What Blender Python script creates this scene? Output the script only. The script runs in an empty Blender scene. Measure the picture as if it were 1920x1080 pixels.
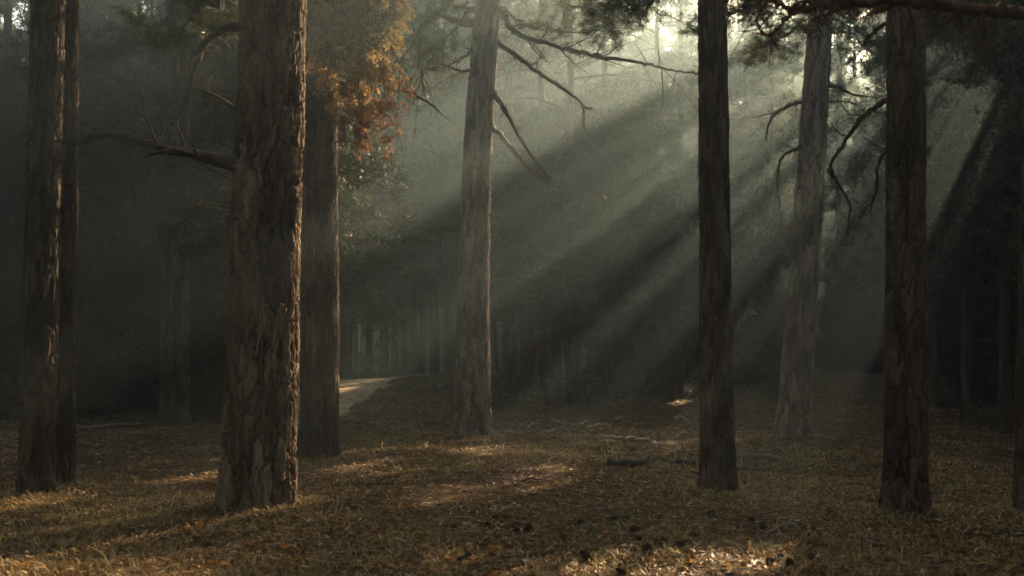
import bpy, math, random
import numpy as np
from mathutils import Vector

# ------------------------------------------------------------------ camera, sky, sun, exposure
scene = bpy.context.scene
COL = scene.collection
CAM_H = 1.25
FPX = 1867.0            # focal length in pixels of a 1920 wide frame (35 mm lens)
HOR = 680.0             # horizon row
cam_d = bpy.data.cameras.new("camera")
cam = bpy.data.objects.new("camera", cam_d)
COL.objects.link(cam)
cam.location = (0, 0, CAM_H)
cam.rotation_euler = (math.radians(90), 0, 0)
cam_d.sensor_width = 36.0
cam_d.lens = 36.0 * FPX / 1920.0
cam_d.shift_y = (HOR - 540.0) / 1920.0
cam_d.clip_start = 0.05
cam_d.clip_end = 1000.0
cam_d.dof.use_dof = True
cam_d.dof.focus_distance = 15.0
cam_d.dof.aperture_fstop = 2.6
scene.camera = cam

SUN_AZ = math.radians(31.0)     # to the right of straight ahead
SUN_EL = math.radians(24.0)
SUN = np.array([math.sin(SUN_AZ) * math.cos(SUN_EL), math.cos(SUN_AZ) * math.cos(SUN_EL), math.sin(SUN_EL)])
world = bpy.data.worlds.new("World")
scene.world = world
world.use_nodes = True
wn = world.node_tree
wn.nodes.clear()
sky = wn.nodes.new("ShaderNodeTexSky")
sky.sky_type = 'NISHITA'
sky.sun_disc = False
sky.sun_elevation = SUN_EL
sky.sun_rotation = SUN_AZ
sky.air_density = 1.0
sky.dust_density = 2.5
bg = wn.nodes.new("ShaderNodeBackground")
bg.inputs['Strength'].default_value = 0.08
wo = wn.nodes.new("ShaderNodeOutputWorld")
wn.links.new(sky.outputs[0], bg.inputs['Color'])
wn.links.new(bg.outputs[0], wo.inputs['Surface'])
sun_d = bpy.data.lights.new("sun", 'SUN')
sun_d.energy = 5.0
sun_d.angle = math.radians(0.5)
sun_d.color = (1.0, 0.90, 0.76)
sun_o = bpy.data.objects.new("sun", sun_d)
COL.objects.link(sun_o)
sun_o.rotation_euler = Vector(tuple(-SUN)).to_track_quat('-Z', 'Y').to_euler()
sun_o.location = (20, 35, 30)

scene.view_settings.view_transform = 'Standard'
scene.view_settings.look = 'None'
scene.view_settings.exposure = 2.65
scene.view_settings.gamma = 1.0
scene.view_settings.use_white_balance = True
scene.view_settings.white_balance_temperature = 10200
scene.view_settings.white_balance_tint = 14
scene.render.engine = 'CYCLES'
cy = scene.cycles
cy.max_bounces = 4
cy.diffuse_bounces = 3
cy.glossy_bounces = 1
cy.transmission_bounces = 2
cy.volume_bounces = 0
cy.transparent_max_bounces = 4
cy.sample_clamp_indirect = 3.0
cy.use_denoising = True
try:
    cy.denoiser = 'OPENIMAGEDENOISE'
    cy.denoising_prefilter = 'ACCURATE'
except Exception:
    pass

# ------------------------------------------------------------------ helpers
rng = np.random.default_rng(7)
random.seed(7)


def sst(a, b, x):
    t = np.clip((np.asarray(x, float) - a) / (b - a), 0, 1)
    return t * t * (3 - 2 * t)


def hash2(i, j, k=0):
    h = (np.asarray(i, np.int64) * 374761393 + np.asarray(j, np.int64) * 668265263 + k * 1442695041) & 0xFFFFFFFF
    h = ((h ^ (h >> 13)) * 1274126177) & 0xFFFFFFFF
    h = ((h ^ (h >> 16)) * 2246822519) & 0xFFFFFFFF
    h = h ^ (h >> 15)
    return (h & 0xFFFFFF) / float(0x1000000)


def vnoise(x, y, k=0, per=None):
    x = np.asarray(x, float); y = np.asarray(y, float)
    i = np.floor(x).astype(np.int64); j = np.floor(y).astype(np.int64)
    fx = x - i; fy = y - j
    fx = fx * fx * (3 - 2 * fx); fy = fy * fy * (3 - 2 * fy)
    i1 = i + 1
    if per:
        i = i % per; i1 = i1 % per
    a = hash2(i, j, k); b = hash2(i1, j, k); c = hash2(i, j + 1, k); d = hash2(i1, j + 1, k)
    return (a + (b - a) * fx) * (1 - fy) + (c + (d - c) * fx) * fy - 0.5


def cells(u, v, per, k=0):
    """F1, F2 and cell id of a cellular noise that repeats every `per` in u."""
    i = np.floor(u).astype(np.int64); j = np.floor(v).astype(np.int64)
    f1 = np.full(u.shape, 9.0); f2 = np.full(u.shape, 9.0); cid = np.zeros(u.shape)
    for di in (-1, 0, 1):
        for dj in (-1, 0, 1):
            ci = i + di; cj = j + dj; cw = ci % per
            px = ci + 0.1 + 0.8 * hash2(cw, cj, k); py = cj + 0.1 + 0.8 * hash2(cw, cj, k + 1)
            d = np.sqrt((u - px) ** 2 + (v - py) ** 2)
            closer = d < f1
            f2 = np.where(closer, f1, np.minimum(f2, d))
            cid = np.where(closer, hash2(cw, cj, k + 2), cid)
            f1 = np.where(closer, d, f1)
    return f1, f2, cid


def height(x, y):
    x = np.asarray(x, float); y = np.asarray(y, float)
    h = 0.88 * sst(18, 32, y) * (0.88 + 0.12 * sst(-2, 3, x)) - 0.10 * sst(34, 60, y)
    h = h + 0.20 * np.exp(-((x + 1.7) / 1.6) ** 2 - ((y - 29) / 3.0) ** 2)
    h = h + 0.16 * vnoise(x / 4.1, y / 4.1, 11) + 0.07 * vnoise(x / 1.3, y / 1.3, 12)
    near = 1 - sst(30, 45, np.abs(y))
    h = h + near * (0.035 * vnoise(x / 0.42, y / 0.42, 13) + 0.022 * vnoise(x / 0.17, y / 0.17, 14))
    return h


def h1(x, y):
    return float(height(np.array([x]), np.array([y]))[0])


def at(px, py, Y):
    """World point seen at photo pixel (px, py) at distance Y."""
    return np.array([(px - 960) / FPX * Y, Y, CAM_H - (py - HOR) / FPX * Y])


def ground_at(px, py):
    Y = np.arange(4.0, 60.0, 0.02)
    X = (px - 960) / FPX * Y
    z = CAM_H - (py - HOR) / FPX * Y
    # smooth terrain only, to keep hits stable
    k = np.where(z <= height(X, Y))[0]
    Yh = Y[k[0]] if len(k) else 34.0
    return (px - 960) / FPX * Yh, Yh


def tag(o, label=None, cat=None, group=None, kind=None):
    if label: o['label'] = label
    if cat: o['category'] = cat
    if group: o['group'] = group
    if kind: o['kind'] = kind
    return o


def mesh_obj(name, V, F, mat, parent=None, attrs=None, smooth=False, loc=None):
    """V (n,3); F a list of int arrays (m,3) and (m,4)."""
    V = np.asarray(V, np.float32)
    me = bpy.data.meshes.new(name)
    F = [f for f in F if len(f)]
    nl = sum(f.size for f in F); nf = sum(len(f) for f in F)
    me.vertices.add(len(V)); me.vertices.foreach_set('co', V.ravel())
    me.loops.add(nl); me.loops.foreach_set('vertex_index', np.concatenate([f.ravel() for f in F]).astype(np.int32))
    me.polygons.add(nf)
    tot = np.concatenate([np.full(len(f), f.shape[1]) for f in F])
    st = np.concatenate([[0], np.cumsum(tot)[:-1]]).astype(np.int32)
    me.polygons.foreach_set('loop_start', st)
    try:
        me.polygons.foreach_set('loop_total', tot.astype(np.int32))
    except Exception:
        pass
    if attrs:
        for k, a in attrs.items():
            at_ = me.attributes.new(k, 'FLOAT', 'POINT')
            at_.data.foreach_set('value', np.asarray(a, np.float32))
    me.update(calc_edges=True)
    if smooth:
        me.polygons.foreach_set('use_smooth', np.ones(nf, bool))
    me.materials.append(mat)
    o = bpy.data.objects.new(name, me)
    COL.objects.link(o)
    if parent is not None: o.parent = parent
    if loc is not None: o.location = loc
    return o


def empty(name, loc):
    o = bpy.data.objects.new(name, None)
    o.empty_display_size = 0.3
    COL.objects.link(o)
    o.location = tuple(float(c) for c in loc)
    return o


class Geo:
    def __init__(s):
        s.V = []; s.T = []; s.Q = []; s.A = []; s.n = 0

    def add(s, V, F, a=0.0):
        V = np.asarray(V, float)
        (s.T if F.shape[1] == 3 else s.Q).append(F + s.n)
        s.V.append(V); s.A.append(np.broadcast_to(np.asarray(a, float), (len(V),)))
        s.n += len(V)

    def tube(s, P, r0, r1, sides=6, knob=0.12, seed=0, a=0.0, power=1.0, collar=0):
        P = np.asarray(P, float); n = len(P)
        T = np.gradient(P, axis=0); T /= np.linalg.norm(T, axis=1)[:, None] + 1e-9
        up = np.array([0.31, 0.22, 0.93]) if abs(T[:, 2].mean()) < 0.85 else np.array([1.0, 0.2, 0.1])
        A = np.cross(T, up); A /= np.linalg.norm(A, axis=1)[:, None] + 1e-9
        B = np.cross(T, A)
        t = np.linspace(0, 1, n) ** power
        r = r0 + (r1 - r0) * t
        if collar: r = r * (1 + .8 * np.exp(-np.linspace(0, 1, n) / collar))
        th = np.arange(sides) * 2 * math.pi / sides
        rr = r[:, None] * (1 + knob * 2 * (hash2(np.arange(n)[:, None], np.arange(sides)[None, :], seed + 5) - 0.5))
        V = P[:, None, :] + rr[..., None] * (np.cos(th)[None, :, None] * A[:, None, :] + np.sin(th)[None, :, None] * B[:, None, :])
        V = V.reshape(-1, 3)
        i = np.arange(n - 1)[:, None] * sides; k = np.arange(sides)[None, :]; k2 = (k + 1) % sides
        q = np.stack([i + k, i + k2, i + sides + k2, i + sides + k], -1).reshape(-1, 4)
        s.add(V, q, a)
        e = np.arange(1, sides - 1)
        s.add(V[:sides], np.stack([0 * e, e + 1, e], -1), a)
        s.add(V[-sides:], np.stack([0 * e, e, e + 1], -1), a)

    def obj(s, name, mat, parent=None, smooth=False, loc=None, attr='tint'):
        V = np.concatenate(s.V)
        F = []
        if s.Q: F.append(np.concatenate(s.Q))
        if s.T: F.append(np.concatenate(s.T))
        return mesh_obj(name, V, F, mat, parent, {attr: np.concatenate(s.A)}, smooth, loc)


def spline(P, n):
    """Catmull-Rom through P."""
    P = np.asarray(P, float)
    if len(P) == 2:
        return P[0] + (P[1] - P[0]) * np.linspace(0, 1, n)[:, None]
    Q = np.vstack([2 * P[0] - P[1], P, 2 * P[-1] - P[-2]])
    out = []
    ts = np.linspace(0, len(P) - 1 - 1e-6, n)
    for t in ts:
        i = int(t); f = t - i
        a, b, c, d = Q[i:i + 4]
        out.append(0.5 * (2 * b + (c - a) * f + (2 * a - 5 * b + 4 * c - d) * f * f + (3 * b - a - 3 * c + d) * f ** 3))
    return np.array(out)


# ------------------------------------------------------------------ materials
def new_mat(name):
    m = bpy.data.materials.new(name)
    m.use_nodes = True
    nt = m.node_tree
    for n in list(nt.nodes):
        nt.nodes.remove(n)
    out = nt.nodes.new("ShaderNodeOutputMaterial")
    return m, nt, out


def N(nt, kind, **kw):
    n = nt.nodes.new(kind)
    for k, v in kw.items():
        if k.startswith('_'):
            setattr(n, k[1:], v)
        else:
            n.inputs[k.replace('__', ' ')].default_value = v
    return n


def ramp(nt, stops):
    r = nt.nodes.new("ShaderNodeValToRGB")
    e = r.color_ramp.elements
    while len(e) < len(stops): e.new(0.5)
    for el, (p, c) in zip(e, stops):
        el.position = p; el.color = (*c, 1)
    return r


def bark_mat(name, c0, c1, c2, rough=0.92, scale=1.0):
    m, nt, out = new_mat(name)
    L = nt.links.new
    tc = N(nt, "ShaderNodeTexCoord")
    mp = N(nt, "ShaderNodeMapping"); mp.inputs['Scale'].default_value = (9 * scale, 9 * scale, 2.2 * scale)
    L(tc.outputs['Object'], mp.inputs['Vector'])
    n1 = N(nt, "ShaderNodeTexNoise", Scale=1.4, Detail=6.0, Roughness=0.65)
    L(mp.outputs[0], n1.inputs['Vector'])
    at_ = N(nt, "ShaderNodeAttribute", _attribute_name='tint')
    mx = N(nt, "ShaderNodeMath", _operation='MULTIPLY_ADD'); mx.inputs[1].default_value = 0.60
    ad = N(nt, "ShaderNodeMath", _operation='MULTIPLY_ADD'); ad.inputs[1].default_value = 0.6; ad.inputs[2].default_value = -0.20
    L(n1.outputs['Fac'], ad.inputs[0])
    L(at_.outputs['Fac'], mx.inputs[0]); L(ad.outputs[0], mx.inputs[2])
    rp = ramp(nt, [(0.15, c0), (0.5, c1), (0.85, c2)])
    L(mx.outputs[0], rp.inputs['Fac'])
    n2 = N(nt, "ShaderNodeTexNoise", Scale=70.0 * scale, Detail=5.0, Roughness=0.7)
    mp2 = N(nt, "ShaderNodeMapping"); mp2.inputs['Scale'].default_value = (1, 1, 0.4)
    L(tc.outputs['Object'], mp2.inputs['Vector']); L(mp2.outputs[0], n2.inputs['Vector'])
    bp = N(nt, "ShaderNodeBump", Strength=0.7, Distance=0.02)
    L(n2.outputs['Fac'], bp.inputs['Height'])
    bs = N(nt, "ShaderNodeBsdfPrincipled", Roughness=rough)
    bs.inputs['Specular IOR Level'].default_value = 0.25
    L(rp.outputs[0], bs.inputs['Base Color']); L(bp.outputs[0], bs.inputs['Normal'])
    L(bs.outputs[0], out.inputs['Surface'])
    return m


def leaf_mat(name, stops, trans=0.4, rough=0.6, spec=0.2):
    m, nt, out = new_mat(name)
    L = nt.links.new
    at_ = N(nt, "ShaderNodeAttribute", _attribute_name='tint')
    rp = ramp(nt, stops)
    L(at_.outputs['Fac'], rp.inputs['Fac'])
    bs = N(nt, "ShaderNodeBsdfPrincipled", Roughness=rough)
    bs.inputs['Specular IOR Level'].default_value = spec
    tr = N(nt, "ShaderNodeBsdfTranslucent")
    hs = N(nt, "ShaderNodeHueSaturation", Saturation=1.0, Value=1.5)
    L(rp.outputs[0], hs.inputs['Color']); L(hs.outputs[0], tr.inputs['Color'])
    L(rp.outputs[0], bs.inputs['Base Color'])
    mx = N(nt, "ShaderNodeMixShader", Fac=trans)
    L(bs.outputs[0], mx.inputs[1]); L(tr.outputs[0], mx.inputs[2])
    L(mx.outputs[0], out.inputs['Surface'])
    return m


def ground_mat():
    m, nt, out = new_mat("forest_floor")
    L = nt.links.new
    tc = N(nt, "ShaderNodeTexCoord")
    a = N(nt, "ShaderNodeTexNoise", Scale=0.55, Detail=7.0, Roughness=0.62, Distortion=0.6)
    b = N(nt, "ShaderNodeTexNoise", Scale=9.0, Detail=8.0, Roughness=0.7)
    c = N(nt, "ShaderNodeTexNoise", Scale=60.0, Detail=4.0, Roughness=0.7)
    g = N(nt, "ShaderNodeTexNoise", Scale=0.33, Detail=5.0, Roughness=0.6)
    mpv = N(nt, "ShaderNodeMapping"); mpv.inputs['Location'].default_value = (13, 5, 0)
    L(tc.outputs['Object'], mpv.inputs['Vector']); L(mpv.outputs[0], g.inputs['Vector'])
    for n in (a, b, c): L(tc.outputs['Object'], n.inputs['Vector'])
    ra = ramp(nt, [(0.30, (0.030, 0.017, 0.010)), (0.48, (0.085, 0.048, 0.024)), (0.66, (0.15, 0.095, 0.048))])
    rb = ramp(nt, [(0.28, (0.020, 0.012, 0.008)), (0.5, (0.095, 0.056, 0.030)), (0.75, (0.19, 0.125, 0.070))])
    L(a.outputs['Fac'], ra.inputs['Fac']); L(b.outputs['Fac'], rb.inputs['Fac'])
    m1 = N(nt, "ShaderNodeMixRGB", Fac=0.55); L(ra.outputs[0], m1.inputs[1]); L(rb.outputs[0], m1.inputs[2])
    rg = ramp(nt, [(0.52, (0, 0, 0)), (0.68, (0.7, 0.7, 0.7))]); L(g.outputs['Fac'], rg.inputs['Fac'])
    m2 = N(nt, "ShaderNodeMixRGB"); m2.inputs[2].default_value = (0.055, 0.062, 0.018, 1)
    L(rg.outputs[0], m2.inputs['Fac']); L(m1.outputs[0], m2.inputs[1])
    rc = ramp(nt, [(0.3, (0.55, 0.55, 0.55)), (0.7, (1.25, 1.2, 1.15))]); L(c.outputs['Fac'], rc.inputs['Fac'])
    m3 = N(nt, "ShaderNodeMixRGB", _blend_type='MULTIPLY', Fac=1.0); L(m2.outputs[0], m3.inputs[1]); L(rc.outputs[0], m3.inputs[2])
    ad = N(nt, "ShaderNodeMath", _operation='ADD'); L(b.outputs['Fac'], ad.inputs[0]); L(c.outputs['Fac'], ad.inputs[1])
    bp = N(nt, "ShaderNodeBump", Strength=0.9, Distance=0.05); L(ad.outputs[0], bp.inputs['Height'])
    bs = N(nt, "ShaderNodeBsdfPrincipled", Roughness=0.95)
    bs.inputs['Specular IOR Level'].default_value = 0.15
    L(m3.outputs[0], bs.inputs['Base Color']); L(bp.outputs[0], bs.inputs['Normal'])
    L(bs.outputs[0], out.inputs['Surface'])
    return m


def path_mat():
    m, nt, out = new_mat("sandy_path")
    L = nt.links.new
    tc = N(nt, "ShaderNodeTexCoord")
    b = N(nt, "ShaderNodeTexNoise", Scale=3.0, Detail=9.0, Roughness=0.72)
    c = N(nt, "ShaderNodeTexNoise", Scale=30.0, Detail=5.0, Roughness=0.7)
    L(tc.outputs['Object'], b.inputs['Vector']); L(tc.outputs['Object'], c.inputs['Vector'])
    rb = ramp(nt, [(0.36, (0.14, 0.085, 0.045)), (0.52, (0.36, 0.26, 0.16)), (0.7, (0.52, 0.41, 0.28))])
    L(b.outputs['Fac'], rb.inputs['Fac'])
    bp = N(nt, "ShaderNodeBump", Strength=0.8, Distance=0.04); L(c.outputs['Fac'], bp.inputs['Height'])
    bs = N(nt, "ShaderNodeBsdfPrincipled", Roughness=0.95)
    L(rb.outputs[0], bs.inputs['Base Color']); L(bp.outputs[0], bs.inputs['Normal'])
    L(bs.outputs[0], out.inputs['Surface'])
    return m


M_BARK = bark_mat("pine_bark", (0.085, 0.056, 0.039), (0.21, 0.142, 0.098), (0.38, 0.29, 0.22))
M_BARK2 = bark_mat("dark_pine_bark", (0.060, 0.040, 0.030), (0.135, 0.092, 0.068), (0.24, 0.18, 0.14))
M_PALEBARK = bark_mat('grey_pine_bark', (0.15, 0.115, 0.090), (0.31, 0.255, 0.21), (0.50, 0.44, 0.38))
M_FARBARK = bark_mat("stand_bark", (0.040, 0.030, 0.024), (0.10, 0.073, 0.055), (0.18, 0.14, 0.11))
M_BRANCH = bark_mat("dead_wood", (0.050, 0.034, 0.026), (0.12, 0.088, 0.066), (0.22, 0.17, 0.13), scale=2.5)
M_REDBRANCH = bark_mat("reddish_bark", (0.07, 0.025, 0.014), (0.17, 0.060, 0.030), (0.26, 0.11, 0.055), scale=2.5)
M_PALEWOOD = bark_mat("bleached_wood", (0.28, 0.24, 0.20), (0.50, 0.45, 0.39), (0.68, 0.64, 0.58), scale=2.5)
M_GREYWOOD = bark_mat("grey_wood", (0.10, 0.08, 0.065), (0.22, 0.18, 0.145), (0.36, 0.31, 0.26), scale=2.5)
M_NEEDLE = leaf_mat("pine_needles", [(0.0, (0.020, 0.028, 0.011)), (0.45, (0.045, 0.057, 0.021)), (0.8, (0.085, 0.085, 0.032)), (1.0, (0.15, 0.105, 0.045))], 0.35)
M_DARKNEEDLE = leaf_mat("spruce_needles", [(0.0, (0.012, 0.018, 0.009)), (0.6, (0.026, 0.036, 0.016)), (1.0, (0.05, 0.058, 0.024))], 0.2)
M_BOUGH = leaf_mat("autumn_leaves", [(0.0, (0.16, 0.12, 0.055)), (0.35, (0.30, 0.22, 0.10)), (0.6, (0.26, 0.15, 0.08)), (1.0, (0.24, 0.105, 0.075))], 0.5)
M_REDLEAF = leaf_mat("rust_leaves", [(0.0, (0.16, 0.045, 0.018)), (0.6, (0.30, 0.095, 0.030)), (1.0, (0.40, 0.17, 0.05))], 0.45)
M_GREENLEAF = leaf_mat("shrub_leaves", [(0.0, (0.05, 0.07, 0.015)), (0.6, (0.12, 0.14, 0.03)), (1.0, (0.22, 0.18, 0.05))], 0.45)
M_GRASS = leaf_mat("dry_grass", [(0.0, (0.060, 0.062, 0.018)), (0.3, (0.16, 0.115, 0.042)), (0.6, (0.30, 0.21, 0.095)), (1.0, (0.50, 0.38, 0.21))], 0.35)
M_LITTER = leaf_mat("needle_litter", [(0.0, (0.065, 0.032, 0.016)), (0.5, (0.20, 0.105, 0.048)), (0.85, (0.34, 0.215, 0.11)), (1.0, (0.50, 0.40, 0.28))], 0.15)
M_LEAVES = leaf_mat("fallen_leaves", [(0.0, (0.10, 0.040, 0.016)), (0.5, (0.26, 0.115, 0.040)), (0.9, (0.40, 0.22, 0.085)), (1.0, (0.55, 0.45, 0.33))], 0.3)
M_CONE = bark_mat("pine_cone", (0.030, 0.018, 0.012), (0.075, 0.045, 0.028), (0.15, 0.095, 0.06), scale=4)
M_GROUND = ground_mat()
M_PATH = path_mat()

# ------------------------------------------------------------------ ground and path
def spaced(c, half, n, reach, p=3.2):
    t = np.linspace(-1, 1, n)
    return c + half * t + (reach - half) * np.sign(t) * np.abs(t) ** (p * 2)


gx = spaced(0, 9, 420, 150)
gy = spaced(13, 14, 520, 150)
GX, GY = np.meshgrid(gx, gy)
GZ = height(GX, GY)
nx_, ny_ = len(gx), len(gy)
idx = np.arange(nx_ * ny_).reshape(ny_, nx_)
q = np.stack([idx[:-1, :-1], idx[:-1, 1:], idx[1:, 1:], idx[1:, :-1]], -1).reshape(-1, 4)
g_o = mesh_obj("forest_floor", np.stack([GX, GY, GZ], -1).reshape(-1, 3), [q], M_GROUND, smooth=True)
tag(g_o, kind='structure')

PATH_C = spline([(-3.2, 15.6, 0), (-3.55, 17.4, 0), (-3.95, 19.4, 0), (-4.4, 22.4, 0), (-4.6, 26.5, 0), (-4.25, 30.8, 0), (-3.2, 36, 0), (-1.0, 43, 0), (4, 55, 0)], 260)
d_ = np.gradient(PATH_C, axis=0); d_ /= np.linalg.norm(d_, axis=1)[:, None]
nrm = np.stack([d_[:, 1], -d_[:, 0]], -1)
W = 28
ww = np.linspace(-1, 1, W)
s_ = np.arange(260)
hw = 0.95 + 0.35 * vnoise(s_ / 9.0, s_ * 0, 31) + 0.25 * vnoise(s_ / 2.5, s_ * 0, 32) + 0.55 * np.exp(-((s_ - 128) / 30.0) ** 2)
hw = hw * (0.12 + 0.88 * sst(0, 120, s_)) * .85
PX = PATH_C[:, None, 0] + nrm[:, None, 0] * ww[None] * hw[:, None]
PY = PATH_C[:, None, 1] + nrm[:, None, 1] * ww[None] * hw[:, None]
PZ = height(PX, PY) + 0.05 * (1 - ww[None] ** 4) - 0.02
idx = np.arange(260 * W).reshape(260, W)
q = np.stack([idx[:-1, :-1], idx[:-1, 1:], idx[1:, 1:], idx[1:, :-1]], -1).reshape(-1, 4)
tag(mesh_obj("path", np.stack([PX, PY, PZ], -1).reshape(-1, 3), [q], M_PATH, smooth=True), kind='structure')


def path_dist(x, y):
    best = np.full(np.shape(x), 99.0)
    for p in PATH_C[::4]:
        best = np.minimum(best, np.hypot(x - p[0], y - p[1]))
    return best


# ------------------------------------------------------------------ gaps in the canopy that let the sun through
COT = 1 / math.tan(SUN_EL)
KX, KY = COT * math.sin(SUN_AZ), COT * math.cos(SUN_AZ)
DISCS, STRIPS = [], []


def gap_at(px, py, Y, r):
    p = at(px, py, Y)
    DISCS.append((p[0] - KX * p[2], p[1] - KY * p[2], r))


def gap_curtain(px, py, Y0, Y1, r):
    a = at(px, py, Y0); b = at(px, py, Y1)
    STRIPS.append((a[0] - KX * a[2], a[1] - KY * a[2], b[0] - KX * b[2], b[1] - KY * b[2], r))


def gap_strip(x0, y0, x1, y1, r):
    STRIPS.append((x0 - KX * h1(x0, y0), y0 - KY * h1(x0, y0), x1 - KX * h1(x1, y1), y1 - KY * h1(x1, y1), r))


def gap_ground(x, y, r):
    z = h1(x, y)
    DISCS.append((x - KX * z, y - KY * z, r))


def gap_trunk(x, y, z1, hw_, off=0.0):
    z0 = h1(x, y)
    STRIPS.append((x + off - KX * z0, y - KY * z0, x + off - KX * z1, y - KY * z1, hw_))


def in_gap(P, path_only=False, far_only=False):
    u = P[:, 0] - KX * P[:, 2]; v = P[:, 1] - KY * P[:, 2]
    m = np.zeros(len(P), bool)
    j = 0.60 + 0.75 * hash2(np.floor(P[:, 0] * 40), np.floor(P[:, 1] * 40), 9)      # ragged edges
    for a, b, r in (PATH_DISCS if path_only else FAR_DISCS if far_only else DISCS):
        m |= (u - a) ** 2 + (v - b) ** 2 * 0.30 < (r * j) ** 2      # discs on the slanted sun beam, long along the ground
    for a, b, c, d, w in ([] if path_only or far_only else STRIPS):
        dx, dy = c - a, d - b
        t = np.clip(((u - a) * dx + (v - b) * dy) / (dx * dx + dy * dy), 0, 1)
        m |= np.hypot(u - a - t * dx, v - b - t * dy) < w * j
    return m


# broad shafts (a point on each shaft, the distances it spans, its half width)
gap_curtain(1050, 150, 22, 36, 1.6)
for px, py, Y, rr in ((960, 120, 23, 1.4), (1100, 205, 26, 1.1), (985, 50, 25, 1.6), (1060, 100, 23, 1.5), (1020, 235, 22, 1.0), (985, 200, 22, 1.0),
                      (1180, 330, 34, .55), (1150, 300, 37, .50), (1215, 350, 32, .30),
                      (1445, 525, 32, .40), (1465, 505, 30, .40), (1500, 470, 32, .4)):
    gap_at(px, py, Y, rr)
gap_at(660, 140, 12.2, .95)           # the autumn bough
# sun patches on the ground
gap_strip(-3.5, 6.0, -1.6, 5.8, .38)
gap_strip(-.3, 5.95, .7, 6.0, .46)
gap_strip(.95, 5.95, 1.75, 6.1, .46)
PATH_DISCS = []
for x, y, r in ((-4.5, 25.5, .7), (-4.3, 29.0, 1.1), (-4.2, 22.2, .45), (2.2, 31.5, .5)):
    gap_ground(x, y, r); PATH_DISCS.append(DISCS[-1])
for x, y, r in ((1.4, 27.0, .25), (-1.2, 20.5, .25)):
    gap_ground(x, y, r)
FAR_DISCS = []
for k in range(18):                   # the thinner wood far behind
    gap_ground(rng.uniform(-15, 6), rng.uniform(46, 68), rng.uniform(1.1, 2.1)); FAR_DISCS.append(DISCS[-1])
for x, y, r in ((-1.8, 11.5, .5), (-.6, 13.5, .5), (.4, 10.6, .4), (-3.3, 14, .5), (-.7, 8.8, .3), (-3.6, 10.5, .35), (-2.2, 16.5, .5)):
    gap_ground(x, y, r)
for k in range(14):
    gap_ground(rng.uniform(-7, -.5), rng.uniform(8, 18), rng.uniform(.12, .28))

# ------------------------------------------------------------------ trees
def hero_trunk(name, root, zs, ctr, rad, seed, zfine, nth, mat, cell=0.085, amp=0.026, flare=0.28, lobes=5):
    """Trunk of one continuous barky skin. ctr(z)->(x,y), rad(z)->r, local to the root."""
    z = np.concatenate([np.arange(-0.35, zfine, 0.016), np.linspace(zfine, zs, 36)[1:]])
    th = np.arange(nth) * 2 * math.pi / nth
    Z, TH = np.meshgrid(z, th, indexing='ij')
    R0 = rad(Z)
    per = max(6, int(round(2 * math.pi * float(rad(np.array([1.0]))[0]) / cell)))
    u = TH / (2 * math.pi) * per
    v = Z / (cell * 4.0)
    zc = Z / 0.30
    uw = u + 0.8 * vnoise(u * 1.0, zc, seed + 1, per) + 0.4 * vnoise(u * 2, zc * 3, seed + 2, per * 2) + 0.22 * vnoise(u * 4, zc * 11, seed + 12, per * 4)
    vw = v + 0.9 * vnoise(u * 2, zc * 1.3, seed + 3, per * 2) + 0.35 * vnoise(u * 5, zc * 5, seed + 13, per * 5)
    f1, f2, cid = cells(uw, vw, per, seed + 10)
    f1b, f2b, cidb = cells(uw * 2 + 0.3, vw * 2.3, per * 2, seed + 20)
    plate = sst(0.02, 0.17, f2 - f1)
    plb = sst(0.0, 0.4, f2b - f1b)
    fine = vnoise(u * 6, Z * 60, seed + 4, per * 6) + 0.6 * vnoise(u * 14, Z * 110, seed + 6, per * 14)
    low = 0.6 + 0.4 * (1 - sst(2.5, 8, Z))
    disp = 1.9 * amp * low * ((plate - 0.75) + 0.30 * (plb - 0.5) + 0.35 * (cid - 0.5) + 0.16 * fine)
    disp += 0.05 * R0 * vnoise(TH / (2 * math.pi) * 4, Z * 0.9, seed + 7, 4)
    fl = np.exp(-np.maximum(Z, -0.1) / 0.28)
    R = R0 * (1 + flare * fl * (1 + 0.45 * np.cos(lobes * TH + seed) + 0.3 * np.cos(3 * TH + 2 * seed))) + disp
    cx, cy_ = ctr(Z)
    V = np.stack([cx + R * np.cos(TH), cy_ + R * np.sin(TH), Z], -1).reshape(-1, 3)
    nz = len(z)
    i = np.arange(nz - 1)[:, None] * nth; k = np.arange(nth)[None]; k2 = (k + 1) % nth
    q = np.stack([i + k, i + k2, i + nth + k2, i + nth + k], -1).reshape(-1, 4)
    tint = np.clip(0.38 + 0.75 * (cid - 0.5) + 0.45 * (cidb - 0.5) + 0.25 * fine + 0.12 * vnoise(u, Z * 2, seed + 8, per), 0, 1)
    return mesh_obj(name, V, [q], mat, root, {'tint': tint.ravel()}, True)


def tufts(P, D, K, ln, wd, r, tint):
    """K needles round each tuft centre P pointing mostly along D: thin triangles."""
    n = len(P)
    d = D[:, None, :] * 0.55 + r.normal(size=(n, K, 3)) * 0.75
    d /= np.linalg.norm(d, axis=2)[..., None] + 1e-9
    s = np.cross(d, r.normal(size=(n, K, 3))); s /= np.linalg.norm(s, axis=2)[..., None] + 1e-9
    L = ln * r.uniform(0.6, 1.3, (n, K, 1)); w = wd * r.uniform(0.6, 1.3, (n, K, 1))
    b = P[:, None, :] + r.normal(size=(n, K, 3)) * ln * 0.22
    V = np.stack([b - s * w, b + s * w, b + d * L], 2).reshape(-1, 3)
    F = np.arange(n * K * 3).reshape(-1, 3)
    a = np.repeat(np.clip(np.repeat(tint, K) + r.normal(size=n * K) * 0.10, 0, 1), 3)
    return V, F, a


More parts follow.
